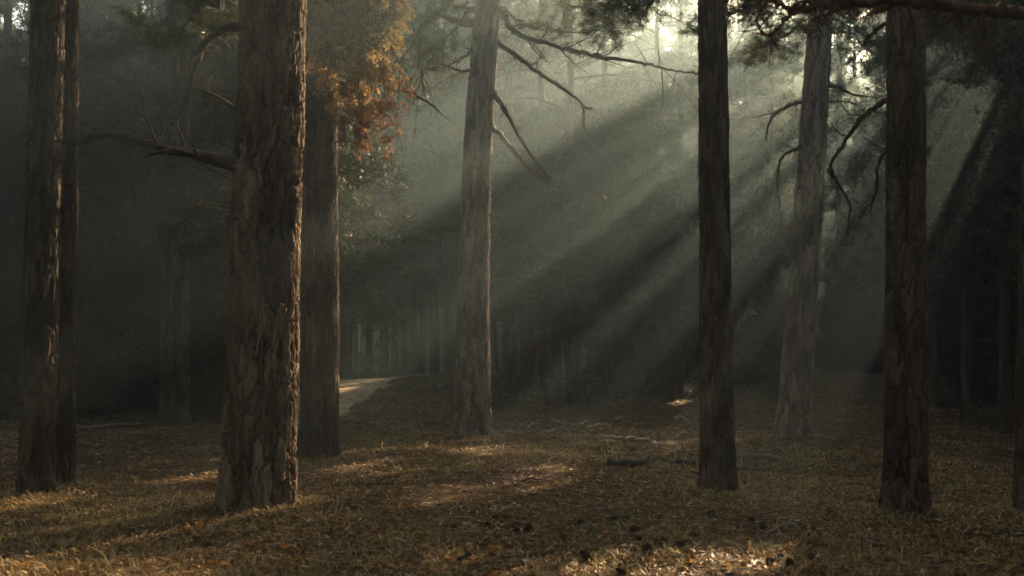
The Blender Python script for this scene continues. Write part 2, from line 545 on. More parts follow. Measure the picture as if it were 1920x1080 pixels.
def crown_geo(seed, z0, z1, reach, nl, per, K=9, ln=0.17, wd=0.011, cull=None, dead=10, dead0=2.2, wood=None):
    """Limbs and needle tufts between z0 and z1; bare dead limbs below. Local to the tree base.
    Returns the foliage geometry (with its twigs) and the dead limbs."""
    r = np.random.default_rng(seed)
    g = Geo(); dg = Geo()
    PP, DD, TT = [], [], []
    for k in range(nl):
        f = (k + r.uniform(0, 1)) / nl
        zb = z0 + (z1 - z0) * f
        a = r.uniform(0, 2 * math.pi)
        R = reach * (1 - f) ** 0.55 * r.uniform(0.55, 1.15) + 0.25
        rise = r.uniform(-0.25, 0.35) + 0.3 * f
        t = np.linspace(0, 1, 6)
        w = r.normal(size=2) * 0.12
        P = np.stack([np.cos(a + w[0] * t) * R * t, np.sin(a + w[0] * t) * R * t, zb + R * (rise * t - 0.25 * t * t + w[1] * t * t)], -1)
        # side twigs
        m = max(3, int(per * R / reach))
        tt = r.uniform(0.22, 1.0, m) ** 0.8
        base = np.stack([np.interp(tt, t, P[:, c]) for c in range(3)], -1)
        out = np.array([math.cos(a), math.sin(a), 0])
        side = np.array([-math.sin(a), math.cos(a), 0])
        off = side[None] * r.normal(size=(m, 1)) * 0.30 * R * (1.15 - tt[:, None]) + out[None] * r.uniform(-.05, .28, (m, 1)) * R * 0.6
        off[:, 2] += r.normal(size=m) * 0.13 * (0.5 + 0.4 * R) - 0.03
        ends = base + off
        ns = 4
        cl = r.uniform(0.0, 0.75)
        for j in range(ns):
            ff = 0.4 + 0.6 * (j + 1) / ns
            PP.append(base + off * ff + r.normal(size=(m, 3)) * 0.07)
            D = off / (np.linalg.norm(off, axis=1)[:, None] + 1e-6) + np.array([0, 0, 0.25])
            DD.append(D); TT.append(np.clip(r.normal(cl, 0.14, m), 0, 1))
        sel = r.random(m) < 0.35
        for b_, e_ in zip(base[sel], ends[sel]):
            if cull is None or not cull(((b_ + e_) / 2)[None])[0]:
                g.tube(np.array([b_, (b_ + e_) / 2 + r.normal(size=3) * 0.03, e_]), 0.008, 0.004, 3, 0, k, 0.02)
        if cull is None or not cull(P[2:3])[0]:
            dg.tube(P, 0.028 * (0.5 + R / reach), 0.008, 4, 0.15, seed + k, r.uniform(.2, .6))
    PP = np.concatenate(PP); DD = np.concatenate(DD); TT = np.concatenate(TT)
    if cull is not None:
        keep = ~cull(PP)
        PP, DD, TT = PP[keep], DD[keep], TT[keep]
    V, F, a = tufts(PP, DD, K, ln, wd, r, TT)
    g.add(V, F, a)
    for k in range(dead):
        zb = r.uniform(dead0, z0 + 1.0)
        a = r.uniform(0, 2 * math.pi); R = r.uniform(0.5, 1.0) * min(1.9, reach)
        t = np.linspace(0, 1, 7)
        bend = r.normal() * 0.5; dr = r.uniform(-0.5, 0.25)
        P = np.stack([np.cos(a + bend * t) * R * t, np.sin(a + bend * t) * R * t, zb + R * (0.18 * t + dr * t * t)], -1)
        P[1:] += r.normal(size=(6, 3)) * 0.035
        dg.tube(P, 0.02 * r.uniform(.7, 1.4), 0.005, 4, 0.2, seed + 50 + k, r.uniform(.2, .8))
        for q_ in range(3):
            i = r.integers(2, 6)
            e = P[i] + r.normal(size=3) * 0.22 + np.array([0, 0, -0.08])
            dg.tube(np.array([P[i], (P[i] + e) / 2 + r.normal(size=3) * 0.03, e]), 0.007, 0.003, 3, 0, k, .4)
    return g, dg


def add_geo(dst, src, off, rot=0.0, sc=1.0):
    V = np.concatenate(src.V) * sc
    c, s = math.cos(rot), math.sin(rot)
    V = np.stack([V[:, 0] * c - V[:, 1] * s, V[:, 0] * s + V[:, 1] * c, V[:, 2]], -1) + np.asarray(off)
    A = np.concatenate(src.A); n0 = dst.n
    dst.V.append(V); dst.A.append(A); dst.n += len(V)
    for f in src.T: dst.T.append(f + n0)
    for f in src.Q: dst.Q.append(f + n0)


def limb(root, base, pts, r0, r1, seed, mat=M_BRANCH, twigs=6, tl=0.45, name='branch', sides=8):
    """A dead limb through world points `pts`, with side twigs; child of root."""
    r = np.random.default_rng(seed)
    P = spline(np.array(pts), 9 * (len(pts) - 1) + 1) - base
    n = len(P)
    P[2:] += r.normal(size=(n - 2, 3)) * r0 * 0.22
    g = Geo()
    g.tube(P, r0, r1, sides, 0.2, seed, r.uniform(.3, .6), collar=.12)
    for k in range(int(twigs * 1.8)):
        i = int(r.uniform(0.25, 0.98) * (n - 1))
        d = P[min(i + 1, n - 1)] - P[i - 1]; d /= np.linalg.norm(d) + 1e-9
        L = tl * r.uniform(0.4, 1.2)
        v = d * 0.6 + r.normal(size=3) * 0.6; v /= np.linalg.norm(v)
        t = np.linspace(0, 1, 6)[:, None]
        c = r.normal(size=3) * 0.25
        Q = P[i] + L * (v * t + c * t * t)
        rr = max(0.004, (r0 + (r1 - r0) * i / n) * 0.45)
        g.tube(Q, rr, 0.003, 5, 0.15, seed + k, .5)
        for j in (2, 4):
            e = Q[j] + r.normal(size=3) * 0.12
            g.tube(np.array([Q[j], (Q[j] + e) / 2 + r.normal(size=3) * .02, e]), max(.003, rr * .5), 0.002, 4, 0, k, .5)
    return g.obj(name, mat, root, True)


HERO = {}


def hero(key, base_px, w_base, top_x, w_top, zs, label, seed, mat=M_BARK, flare=0.22, crown=None, Y=None, cell=0.085, amp=0.026, bend=0.0):
    if Y is None:
        X, Y = ground_at(*base_px)
    else:
        X = (base_px[0] - 960) / FPX * Y
    z0 = h1(X, Y)
    root = empty('pine_tree', (X, Y, z0))
    tag(root, label, 'tree')
    ztop = CAM_H + HOR / FPX * Y - z0          # height of the frame's top edge at this distance
    dx = (top_x - base_px[0]) / FPX * Y
    rb, rt = w_base / 2 / FPX * Y, w_top / 2 / FPX * Y

    def rad(z):
        t = np.clip(z / ztop, -0.1, 3)
        return np.maximum(rb + (rt - rb) * t, 0.05) if zs <= ztop * 3 else rb

    def rad2(z):
        t = z / ztop
        r = rb + (rt - rb) * np.clip(t, 0, 1)
        over = np.clip((z - ztop) / (zs - ztop), 0, 1)
        return r * (1 - 0.85 * over)

    def ctr(z):
        t = np.clip(z / ztop, 0, 1.6)
        return dx * t + bend * np.sin(t * math.pi), 0.0 * t

    hero_trunk('trunk', root, zs, ctr, rad2, seed, ztop + 0.3, 288 if Y < 12 else 208, mat, cell, amp, flare)
    HERO[key] = (root, np.array([X, Y, z0]), ctr, rad2, ztop)
    if crown:
        off = np.array([dx * 1.6, 0, 0])
        base = np.array([X, Y, z0])
        cg, dg = crown_geo(seed + 900, max(crown[0], ztop + 1.2), zs + 0.3, crown[1], crown[2], crown[3], cull=lambda p: in_gap(p + base + off), dead=0)
        c = cg.obj('crown', M_NEEDLE, root); c.location = off
        c2 = dg.obj('limb', M_BRANCH, c, True)
    return root


HSPEC = [
    ('T1', (482, 950), 128, 512, 112, 15, 'broad rough-barked pine in the left foreground with a thin sunlit right edge', 101, M_BARK, .09, (8, 2.6, 22, 26), None, .085, .030, 0),
    ('T2', (599, 857), 70, 600, 58, 16, 'dark straight pine just right of the broad foreground pine, behind the golden leaves', 102, M_BARK2, .12, (9, 2.4, 22, 24), None, .075, .020, 0),
    ('T3', (888, 817), 62, 915, 44, 17, 'pale grey pine in the middle with flared roots and a sunlit right edge', 103, M_PALEBARK, .32, (9.5, 2.6, 24, 26), None, .085, .028, -.10),
    ('T4', (1346, 917), 60, 1336, 49, 15, 'slim dark pine right of centre standing clear in front of the shafts of light', 104, M_BARK2, .20, (7.5, 2.4, 22, 24), None, .06, .016, 0),
    ('T5', (1487, 816), 56, 1541, 42, 17, 'leaning grey pine with deeply furrowed bark right of the slim dark pine', 105, M_PALEBARK, .22, (9.5, 2.5, 22, 26), None, .085, .028, 0),
    ('T6', (1699, 957), 72, 1699, 61, 15, 'thick dark brown pine at the right, the nearest one wholly in frame there', 106, M_BARK2, .20, (7.0, 2.6, 24, 28), None, .075, .022, 0),
    ('L1', (68, 928), 58, 90, 54, 15, 'leftmost dark pine with a pale strip of light down its right edge', 107, M_BARK2, .12, (7.5, 2.6, 24, 28), None, .08, .022, 0),
    ('L2', (120, 907), 38, 130, 31, 14, 'thin dark pine close beside the leftmost pine', 108, M_BARK2, .10, (7.5, 2.2, 22, 24), None, .06, .014, 0),
    ('L3', (327, 799), 50, 334, 40, 17, 'greyish pine standing back between the thin left pine and the broad foreground pine', 109, M_BARK2, .22, (9.5, 2.6, 24, 26), None, .085, .024, 0),
    ('R1', (1985, 975), 140, 1995, 126, 14, 'dark pine cut off by the right edge of the photo', 110, M_BARK2, .08, (7.0, 2.6, 24, 28), 8.0, .085, .026, 0),
]
for k in HSPEC:      # sun reaches the bark of these trunks
    if k[0] in ('T1', 'T3', 'L1', 'L3'):
        X, Y = ground_at(*k[1])
        dx = (k[3] - k[1][0]) / FPX * Y
        zt = CAM_H + HOR / FPX * Y
        z0 = h1(X, Y)
        rb = k[2] / 2 / FPX * Y
        STRIPS.append((X + .8 * rb - KX * z0, Y - KY * z0, X + .8 * rb + dx - KX * zt, Y - KY * zt, {'T1': .24, 'T3': .24, 'L1': .115, 'L3': .2}[k[0]]))
for (key, bp, wb, tx, wt, zs, lab, seed, mat, fl, cr, Yf, cell, amp, bend) in HSPEC:
    hero(key, bp, wb, tx, wt, zs, lab, seed, mat, fl, cr, Yf, cell, amp, bend)


def hlimb(key, px, r0, r1, seed, dY=0.0, twigs=6, tl=0.45, mat=M_BRANCH):
    """limb through photo pixels starting inside the trunk; it bends dY nearer or farther along its length"""
    root, base, ctr, rad2, zt = HERO[key]
    n = len(px)
    pts = [at(p[0], p[1], base[1] + dY * (i / max(1, n - 1))) for i, p in enumerate(px)]
    return limb(root, base, pts, r0, r1, seed, mat, twigs, tl)


hlimb('T1', [(470, 318), (400, 298), (310, 278), (215, 252), (120, 268)], .055, .020, 1, 0.6, 9, .6)
hlimb('T1', [(470, 52), (430, 52), (385, 82), (362, 140), (350, 185), (322, 235)], .034, .012, 2, 0.8, 6, .4)
hlimb('T1', [(465, 215), (420, 190), (380, 168), (345, 172)], .02, .006, 3, 1.0, 5, .3)
hlimb('T1', [(460, 400), (425, 396), (385, 388), (352, 390)], .018, .008, 4, 1.2, 2, .2, M_GREYWOOD)
hlimb('T2', [(600, 335), (640, 320), (668, 345), (700, 340), (745, 365), (770, 400)], .018, .006, 5, 0.5, 6, .4, M_GREYWOOD)
hlimb('T2', [(600, 168), (690, 145), (745, 165), (800, 190), (830, 215)], .028, .01, 6, 0.6, 5, .4)
hlimb('T3', [(905, 48), (870, 42), (820, 30), (792, 50), (782, 90), (790, 130), (797, 182)], .06, .022, 7, 0.3, 9, .7)
hlimb('T3', [(912, 28), (880, 18), (842, 2), (800, -30)], .05, .03, 8, 0.5, 6, .6)
hlimb('T3', [(905, 70), (885, 95), (850, 120), (815, 130), (780, 128)], .03, .01, 9, 0.6, 7, .5)
hlimb('T3', [(900, 128), (860, 132), (820, 118)], .035, .01, 10, 0.4, 5, .6)
hlimb('T3', [(900, 60), (893, 75), (886, 60), (884, 110)], .022, .012, 26, -0.6, 3, .3)
hlimb('T3', [(915, 76), (940, 84), (985, 118), (1010, 138), (1060, 170), (1096, 200), (1110, 204)], .05, .016, 11, -0.2, 5, .5, M_GREYWOOD)
hlimb('T3', [(1094, 199), (1095, 225), (1100, 258), (1122, 280), (1142, 305)], .018, .006, 12, -0.2, 4, .35, M_GREYWOOD)
hlimb('T3', [(925, 20), (948, 30), (955, 50), (985, 70), (1050, 88), (1120, 106), (1200, 118), (1260, 132), (1312, 136)], .055, .014, 13, -1.0, 14, .9)
hlimb('T3', [(918, 165), (940, 195), (965, 240), (995, 290), (1032, 338)], .045, .020, 14, -0.4, 6, .35)
hlimb('T3', [(915, 232), (945, 260), (975, 298), (1005, 330), (1045, 358)], .040, .012, 15, -0.4, 7, .4, M_GREYWOOD)
hlimb('T3', [(905, 400), (930, 405), (962, 406)], .018, .006, 16, -0.3, 2, .2)
hlimb('T3', [(885, 448), (855, 432), (815, 428), (780, 436)], .03, .008, 17, 0.4, 5, .5)
hlimb('T5', [(1535, 188), (1505, 190), (1465, 205), (1444, 228), (1436, 262)], .04, .014, 18, 0.5, 5, .5)
hlimb('T5', [(1525, 272), (1495, 278), (1465, 298), (1458, 345), (1466, 412)], .032, .010, 19, -0.4, 5, .4)
hlimb('T5', [(1540, 160), (1570, 162), (1600, 178), (1650, 184)], .035, .012, 20, 0.6, 5, .5)
hlimb('T5', [(1520, 188), (1560, 190), (1600, 194), (1640, 220)], .022, .008, 27, 0.8, 4, .5)
hlimb('T5', [(1505, 418), (1480, 430), (1455, 448), (1438, 462)], .026, .008, 21, 0.4, 3, .3)
hlimb('T5', [(1520, 520), (1560, 528), (1600, 546), (1640, 556)], .02, .008, 28, 0.6, 3, .3, M_GREYWOOD)
hlimb('T6', [(1690, 186), (1660, 190), (1625, 214), (1590, 256), (1558, 308), (1553, 322)], .026, .012, 22, 0.5, 3, .3)
hlimb('T6', [(1556, 318), (1575, 350), (1594, 388), (1588, 440)], .013, .006, 23, 0.5, 3, .3)
hlimb('T6', [(1695, 30), (1665, 42), (1635, 62), (1618, 86)], .022, .012, 24, 0.8, 3, .3)
hlimb('T6', [(1690, 250), (1650, 300), (1642, 360), (1630, 400)], .016, .008, 25, 1.0, 3, .3)
def needle_bough(key, px, r0, seed, dY=0.0, tw=26, spread=.55):
    root, base, ctr, rad2, zt = HERO[key]
    r = np.random.default_rng(seed)
    n = len(px)
    pts = [at(p[0], p[1], base[1] + dY * (i / (n - 1))) for i, p in enumerate(px)]
    P = spline(np.array(pts), 9 * (n - 1) + 1) - base
    m = len(P)
    P[2:] += r.normal(size=(m - 2, 3)) * .03
    g = Geo(); g.tube(P, r0, .008, 7, .18, seed, .4, collar=.12)
    PP, DD, TT = [], [], []
    for k in range(tw):
        i = int(r.uniform(.28, 1.0) * (m - 1))
        v = (P[min(i + 1, m - 1)] - P[i - 1]); v /= np.linalg.norm(v)
        v = v * .5 + r.normal(size=3) * np.array([.8, .8, .45]); v /= np.linalg.norm(v)
        L = spread * r.uniform(.4, 1.2)
        t = np.linspace(0, 1, 6)[:, None]
        Q = P[i] + L * (v * t + r.normal(size=3) * .2 * t * t) + np.array([0, 0, .12]) * t * t
        g.tube(Q, .008, .003, 4, .15, k, .4)
        for j in range(2):
            e = Q[2 + j] + r.normal(size=3) * .16 * np.array([1, 1, .6])
            g.tube(np.array([Q[2 + j], (Q[2 + j] + e) / 2 + r.normal(size=3) * .02, e]), .005, .002, 3, 0, k, .4)
            PP.append(e + r.normal(size=(4, 3)) * .03); DD.append(np.tile(e - Q[2 + j], (4, 1)))
        u = r.uniform(.4, 1.05, 9)
        PP.append(np.stack([np.interp(u, t[:, 0], Q[:, c]) for c in range(3)], -1)); DD.append(np.tile(v, (9, 1)))
    bo_ = g.obj('bough', M_BRANCH, root, True)
    PP = np.concatenate(PP); DD = np.concatenate(DD)
    V, F, a = tufts(PP, DD, 13, .10, .0042, r, np.clip(r.normal(.45, .2, len(PP)), 0, 1))
    f = Geo(); f.add(V, F, a); f.obj('foliage', M_NEEDLE, bo_)


for i, (key, px, r0, dY, tw) in enumerate([
        ('T3', [(918, -70), (1000, -25), (1090, 15), (1190, 45)], .05, -1.0, 30), ('T3', [(922, 5), (985, 45), (1060, 60), (1120, 50)], .03, 1.5, 22),
        ('T5', [(1538, -50), (1460, -10), (1390, 25), (1300, 50)], .05, -.6, 30), ('T5', [(1535, 40), (1480, 60), (1420, 90), (1390, 140)], .035, 1.2, 26),
        ('T5', [(1545, 20), (1590, 55), (1640, 110)], .03, 1.0, 22), ('T5', [(1540, -40), (1610, -20), (1690, 20), (1760, 50)], .04, 1.6, 26),
        ('T4', [(1336, -110), (1270, -55), (1200, -10), (1140, 15)], .03, 1.2, 26), ('T4', [(1338, -90), (1400, -45), (1460, 5)], .028, 1.0, 22),
        ('T3', [(908, -40), (840, 5), (790, 50), (745, 95)], .04, .8, 28), ('T3', [(905, 0), (850, 60), (800, 120), (765, 200)], .035, 1.5, 28),
        ('T1', [(460, -60), (410, -10), (360, 30), (320, 80)], .03, 1.6, 24), ('L3', [(335, 20), (280, 60), (220, 80), (170, 95)], .04, -.6, 26),
        ('L3', [(340, 60), (390, 110), (430, 190)], .03, .6, 22), ('T6', [(1690, -70), (1640, -20), (1590, 40)], .025, .8, 20), ('T6', [(1710, -50), (1780, 10), (1840, 80)], .03, 1.2, 24)]):
    needle_bough(key, px, r0, 1200 + i, dY, tw)
# the reddish limb across the top right corner, grown from the pine cut by the edge
root, base, ctr, rad2, zt = HERO['R1']
limb(root, base, [at(1990, 44, 7.95), at(1930, 26, 6.9), at(1850, 18, 5.8), at(1780, 12, 5.1), at(1690, 2, 4.8), at(1580, 2, 4.7), at(1500, 16, 4.7), at(1450, 4, 4.7)], .040, .012, 41, M_REDBRANCH, 9, .3)
limb(root, base, [at(1600, 4, 4.75), at(1560, 22, 4.65), at(1520, 40, 4.6)], .012, .005, 42, M_REDBRANCH, 3, .15)
limb(root, base, [at(1510, 8, 4.7), at(1475, 36, 4.7), at(1440, 66, 4.75), at(1420, 44, 4.8), at(1432, 8, 4.8), at(1460, -18, 4.8)], .010, .004, 43, M_REDBRANCH, 5, .16)
limb(root, base, [at(1780, 12, 5.0), at(1730, -12, 4.8), at(1650, -30, 4.6)], .016, .008, 44, M_REDBRANCH, 4, .2)

# ------------------------------------------------------------------ hanging autumn bough on the dark straight pine
root, base, *_r = HERO['T2']
YB = 12.1
main = [at(600, -60, base[1]), at(640, -40, 12.6), at(680, -10, YB), at(700, 40, YB)]
bo = limb(root, base, main, .035, .014, 51, M_BRANCH, 2, .3, 'bough')
r = np.random.default_rng(77)
tw, lv = Geo(), []
ends = [(585, 70, .75), (582, 130, .9), (600, 175, .7), (615, 215, .45), (640, 170, .3), (655, 205, .35), (640, 262, .85), (668, 272, .95), (700, 275, .95), (740, 270, 1.0), (722, 238, .95),
        (700, 195, .35), (725, 150, .2), (738, 110, .2), (748, 72, .25), (728, 45, .25), (690, 150, .2), (660, 95, .3), (610, 60, .7), (640, 40, .35), (690, 60, .2), (600, 110, .8), (715, 90, .2), (675, 215, .5), (690, 245, .8), (650, 130, .35)]
PP, DD, TT = [], [], []
for (ex, ey, tn) in ends:
    for rep in range(3):
        Ye = YB + r.normal() * 0.30
        s0 = at(r.uniform(620, 700), r.uniform(-40, 20) if ey > 60 else -40, 12.3)
        e0 = at(ex + r.normal() * 12, ey + r.normal() * 12, Ye)
        mid = (s0 + e0) / 2 + np.array([(ex - 650) / 1867 * 4, 0, 0.10]) + r.normal(size=3) * .06
        P = spline([s0, mid, e0], 9) - base
        tw.tube(P, .007, .002, 4, .1, 3, .3)
        for j in range(9):                    # drooping side sprays of leaves
            t0 = r.uniform(.2, 1.0)
            b0 = np.array([np.interp(t0, np.linspace(0, 1, 9), P[:, c]) for c in range(3)])
            dv = r.normal(size=3) * np.array([1, 1, .4]); dv /= np.linalg.norm(dv)
            Ls = r.uniform(.08, .20)
            tl_ = np.linspace(0, 1, 5)[:, None]
            Q = b0 + Ls * (dv * tl_ + np.array([0, 0, -.9]) * tl_ ** 2)
            tw.tube(Q, .004, .0015, 3, 0, 3, .3)
            m = 11
            t = r.uniform(.1, 1.0, m)
            b = np.stack([np.interp(t, tl_[:, 0], Q[:, c]) for c in range(3)], -1)
            PP.append(b + r.normal(size=(m, 3)) * .012)
            DD.append(np.tile(dv * .6 + np.array([0, 0, -.8]), (m, 1)))
            TT.append(np.clip(.12 + (tn - .12) * t0 ** 1.2 + r.normal() * .12 + r.normal(size=m) * .06, 0, 1))
V, F, a = tufts(np.concatenate(PP), np.concatenate(DD), 4, .052, .0105, r, np.concatenate(TT))
lg = Geo(); lg.add(V, F, a)
lo = lg.obj('foliage', M_BOUGH, bo); lo['label'] = 'golden and rust red drooping autumn leaves'
tw.obj('twig', M_BRANCH, bo)

# ------------------------------------------------------------------ the stand of pines behind
def far_trunk_geo(seed, h, r0, nth=14):
    r = np.random.default_rng(seed)
    z = np.concatenate([np.linspace(-.3, 1.0, 8), np.linspace(1.3, h, 22)])
    th = np.arange(nth) * 2 * math.pi / nth
    Z, TH = np.meshgrid(z, th, indexing='ij')
    R = r0 * (1 - 0.85 * np.clip(Z / h, 0, 1) ** 1.2) * (1 + .25 * np.exp(-np.maximum(Z, 0) / .25)) * (1 + .16 * vnoise(TH / (2 * math.pi) * 7, Z * 2.2, seed, 7) + .1 * vnoise(TH / (2 * math.pi) * 14, Z * 6, seed + 1, 14))
    w = r.normal(size=2) * .12
    cx = w[0] * np.sin(Z / h * 3.1) ; cy_ = w[1] * np.sin(Z / h * 3.1)
    V = np.stack([cx + R * np.cos(TH), cy_ + R * np.sin(TH), Z], -1).reshape(-1, 3)
    i = np.arange(len(z) - 1)[:, None] * nth; k = np.arange(nth)[None]; k2 = (k + 1) % nth
    q = np.stack([i + k, i + k2, i + nth + k2, i + nth + k], -1).reshape(-1, 4)
    g = Geo(); g.add(V, q, np.clip(.45 + vnoise(TH / (2 * math.pi) * 7, Z * 2.5, seed + 2, 7), 0, 1).ravel())
    return g


PROTO = []
for k in range(7):
    h = 20 + 5 * random.random()
    PROTO.append((h, far_trunk_geo(300 + k, h, 0.17), dict(seed=400 + k, z0=4.0 + 1.3 * random.random(), z1=h, reach=2.3 + .5 * random.random(), nl=70, per=34, K=7, ln=.20, wd=.019)))
CG = [crown_geo(**p[2]) for p in PROTO]
for p, (cg, dg) in zip(PROTO, CG):
    add_geo(p[1], dg, (0, 0, 0))         # limbs grow out of the trunk skin
SHARE = {}


def bucket(px, Y):
    d = 'far' if Y > 44 else 'near'
    names = [(60, 'left of the leftmost dark pine'), (310, 'between the leftmost pines and the greyish pine'), (470, 'between the greyish pine and the broad foreground pine'),
             (700, 'beside the sandy path right of the dark straight pine'), (860, 'left of the pale grey middle pine'), (1100, 'just right of the pale grey middle pine'),
             (1320, 'left of the slim dark pine near the dark spruces'), (1480, 'between the slim dark pine and the leaning pine'),
             (1690, 'between the leaning pine and the thick brown pine'), (9999, 'right of the thick brown pine')]
    for lim, n in names:
        if px < lim:
            return d, n
    return d, names[-1][1]


def stand_tree(x, y, r0, k, sc=1.0, name='pine_tree', lab=None, whole=False):
    h, tg, par = PROTO[k]
    z = h1(x, y)
    rot = random.uniform(0, 6.28)
    root = empty(name, (x, y, z - .03))
    px = 960 + FPX * x / y
    d, n = bucket(px, y)
    if lab:
        tag(root, lab, 'tree')
    else:
        tag(root, 'slim pine of the %s stand %s' % (d, n), 'tree', 'pines of the %s stand %s' % (d, n))
    if ('t', k) in SHARE:
        t = SHARE[('t', k)].copy(); COL.objects.link(t); t.parent = root
    else:
        t = tg.obj('trunk', M_FARBARK, root, True); SHARE[('t', k)] = t
    f = r0 / 0.17
    t.scale = (max(.8, min(f, 1.6)), max(.8, min(f, 1.6)), sc)
    t.rotation_euler.z = rot
    base = np.array([x, y, z])
    c, s = math.cos(rot), math.sin(rot)

    def cull(P):
        Q = np.stack([(P[:, 0] * c - P[:, 1] * s), (P[:, 0] * s + P[:, 1] * c), P[:, 2] * sc], -1) + base
        return in_gap(Q)
    src = CG[k][0]
    cen = np.concatenate(src.V[-1:])[::27]
    keepers = whole or (560 < px < 930 and y < 45)

    def cull2(P):
        Q = np.stack([(P[:, 0] * c - P[:, 1] * s), (P[:, 0] * s + P[:, 1] * c), P[:, 2] * sc], -1) + base
        return in_gap(Q, True)
    cu = cull2 if keepers else cull
    if cu(cen).any():
        cg, _ = crown_geo(cull=cu, **par)
        cr = cg.obj('crown', M_NEEDLE, root)
    elif ('c', k) in SHARE:
        cr = SHARE[('c', k)].copy(); COL.objects.link(cr); cr.parent = root
    else:
        cr = src.obj('crown', M_NEEDLE, root); SHARE[('c', k)] = cr
    cr.rotation_euler.z = rot
    cr.scale.z = sc
    return root


KNOWN = [(650, 33, 20), (691, 38, 11), (716, 50, 8), (740, 40, 11), (762, 36, 18), (777, 37.5, 17), (815, 36, 19), (840, 38, 15), (668, 56, 8), (795, 55, 9), (856, 48, 9),
         (950, 37, 16), (985, 42, 12), (1018, 30, 10), (1072, 28.5, 15), (1132, 30.5, 18), (1105, 44, 11), (1160, 47, 12), (1192, 54, 9), (1228, 39, 14), (1278, 42, 14),
         (1400, 38, 16), (1427, 45, 12), (1446, 36, 14), (1575, 34, 16), (1602, 42, 12), (1642, 36, 18), (1760, 33, 16), (1800, 40, 14), (1850, 29, 22), (1886, 44, 12),
         (20, 29, 22), (160, 34, 16), (195, 46, 10), (222, 40, 14), (250, 37, 14), (276, 34, 16), (300, 50, 10), (384, 36, 16), (402, 45, 10), (432, 50, 10), (590, 44, 12), (548, 38, 14)]
PTS = []
for i, (px, Y, w) in enumerate(KNOWN):
    X = (px - 960) / FPX * Y
    stand_tree(X, Y, w / 2 / FPX * Y, i % 7, random.uniform(.9, 1.08))
    PTS.append((X, Y))
tries = 0; cnt = 0
while cnt < 120 and tries < 6000:
    tries += 1
    Y = 40 + 40 * random.random() ** 0.8
    X = random.uniform(-.60, .60) * Y
    if any((X - a) ** 2 + (Y - b) ** 2 < 2.0 ** 2 for a, b in PTS):
        continue
    PTS.append((X, Y)); cnt += 1
    stand_tree(X, Y, random.uniform(.11, .22), random.randrange(7), random.uniform(.85, 1.1))

for px, Y in ((1110, 60), (1150, 66), (1195, 59), (1235, 63), (1270, 58), (1300, 67), (1345, 61), (1385, 58), (1425, 64), (1480, 60), (1215, 70), (1330, 72), (1050, 64), (1000, 60)):
    stand_tree((px - 960) / FPX * Y, Y, .15, random.randrange(7), 1.12, whole=True)
    PTS.append(((px - 960) / FPX * Y, Y))

# far wood plus unseen trees added outside the frame to block light: one mass
r = np.random.default_rng(5)
SW = Geo(); ST = Geo()
lite = [crown_geo(700 + k, 3.2, 22, 3.0, 52, 14, K=5, ln=.36, wd=.05, dead=0) for k in range(2)] + [crown_geo(702, 0.3, 25, 3.2, 60, 14, K=5, ln=.36, wd=.05, dead=0)]
ltr = [far_trunk_geo(720 + k, 22, .2, 8) for k in range(3)]
pos = []
for _ in range(16000):
    x, y = r.uniform(-60, 75), r.uniform(-30, 112)
    infr = y > 0 and abs(x) < .60 * y + 1.2
    if infr and y < 82: continue
    if not infr and math.hypot(x, y - 8) > 34 and not (0 < y < 75 and .6 * y < x < .6 * y + 30): continue
    if infr and abs(x) > 62: continue
    if -2 < y < 80 and abs(x) < .53 * y + (4.3 if y < 14 else 3.3): continue
    if math.hypot(x, y) < 4.5: continue
    if y < 1 and abs(x) < 2.8 - .17 * y: continue  # opening left behind the camera so skylight reaches the trunk fronts
    sunward = 8 < y < 62 and .6 * y < x < .6 * y + 16
    if any((x - a) ** 2 + (y - b) ** 2 < (2.5 if y > 80 or sunward else 3.4) ** 2 for a, b in pos): continue
    if any((x - a) ** 2 + (y - b) ** 2 < 2.0 ** 2 for a, b in PTS): continue
    pos.append((x, y))
    if len(pos) > 760: break
print('wood trees', len(pos), 'belt', sum(1 for a, b in pos if b > 80))
for i, (x, y) in enumerate(pos):
    z = h1(x, y); k = 2 if y > 78 else i % 2; rot = r.uniform(0, 6.28); sc = r.uniform(.85, 1.15) if k < 2 else r.uniform(1.15, 1.32)
    cg, dg = lite[k]
    c, s = math.cos(rot), math.sin(rot)
    V = cg.V[-1]; F = cg.T[-1]
    W_ = np.stack([V[:, 0] * c - V[:, 1] * s, V[:, 0] * s + V[:, 1] * c, V[:, 2] * sc], -1) + np.array([x, y, z])
    keep = ~in_gap(W_[::3], far_only=(k == 2))
    W3 = W_.reshape(-1, 3, 3)[keep].reshape(-1, 3)
    SW.add(W3, np.arange(len(W3)).reshape(-1, 3), cg.A[-1].reshape(-1, 3)[keep].ravel())
    add_geo(ST, ltr[k], (x, y, z), rot, sc)
wood = SW.obj('surrounding_wood', M_NEEDLE); tag(wood, 'deep pine wood behind the stand, with unseen trees around added to block light', 'wood', kind='stuff')
wt = ST.obj('trunk', M_FARBARK, wood, True); tag(wt, kind='stuff')

# ------------------------------------------------------------------ young spruces and shrubs under the stand
def spruce(x, y, h, reach, seed, label, group=None, mat=M_DARKNEEDLE):
    z = h1(x, y)
    root = empty('spruce_sapling', (x, y, z - .02)); tag(root, label, 'tree', group)
    base = np.array([x, y, z])
    cg, dg = crown_geo(seed, .15, h, reach, int(20 + 9 * h), 26, K=9, ln=.13, wd=.011, cull=lambda p: in_gap(p + base), dead=0)
    g = far_trunk_geo(seed + 1, h, .05, 8)
    add_geo(g, dg, (0, 0, 0))
    g.obj('trunk', M_FARBARK, root, True)
    cg.obj('crown', mat, root)


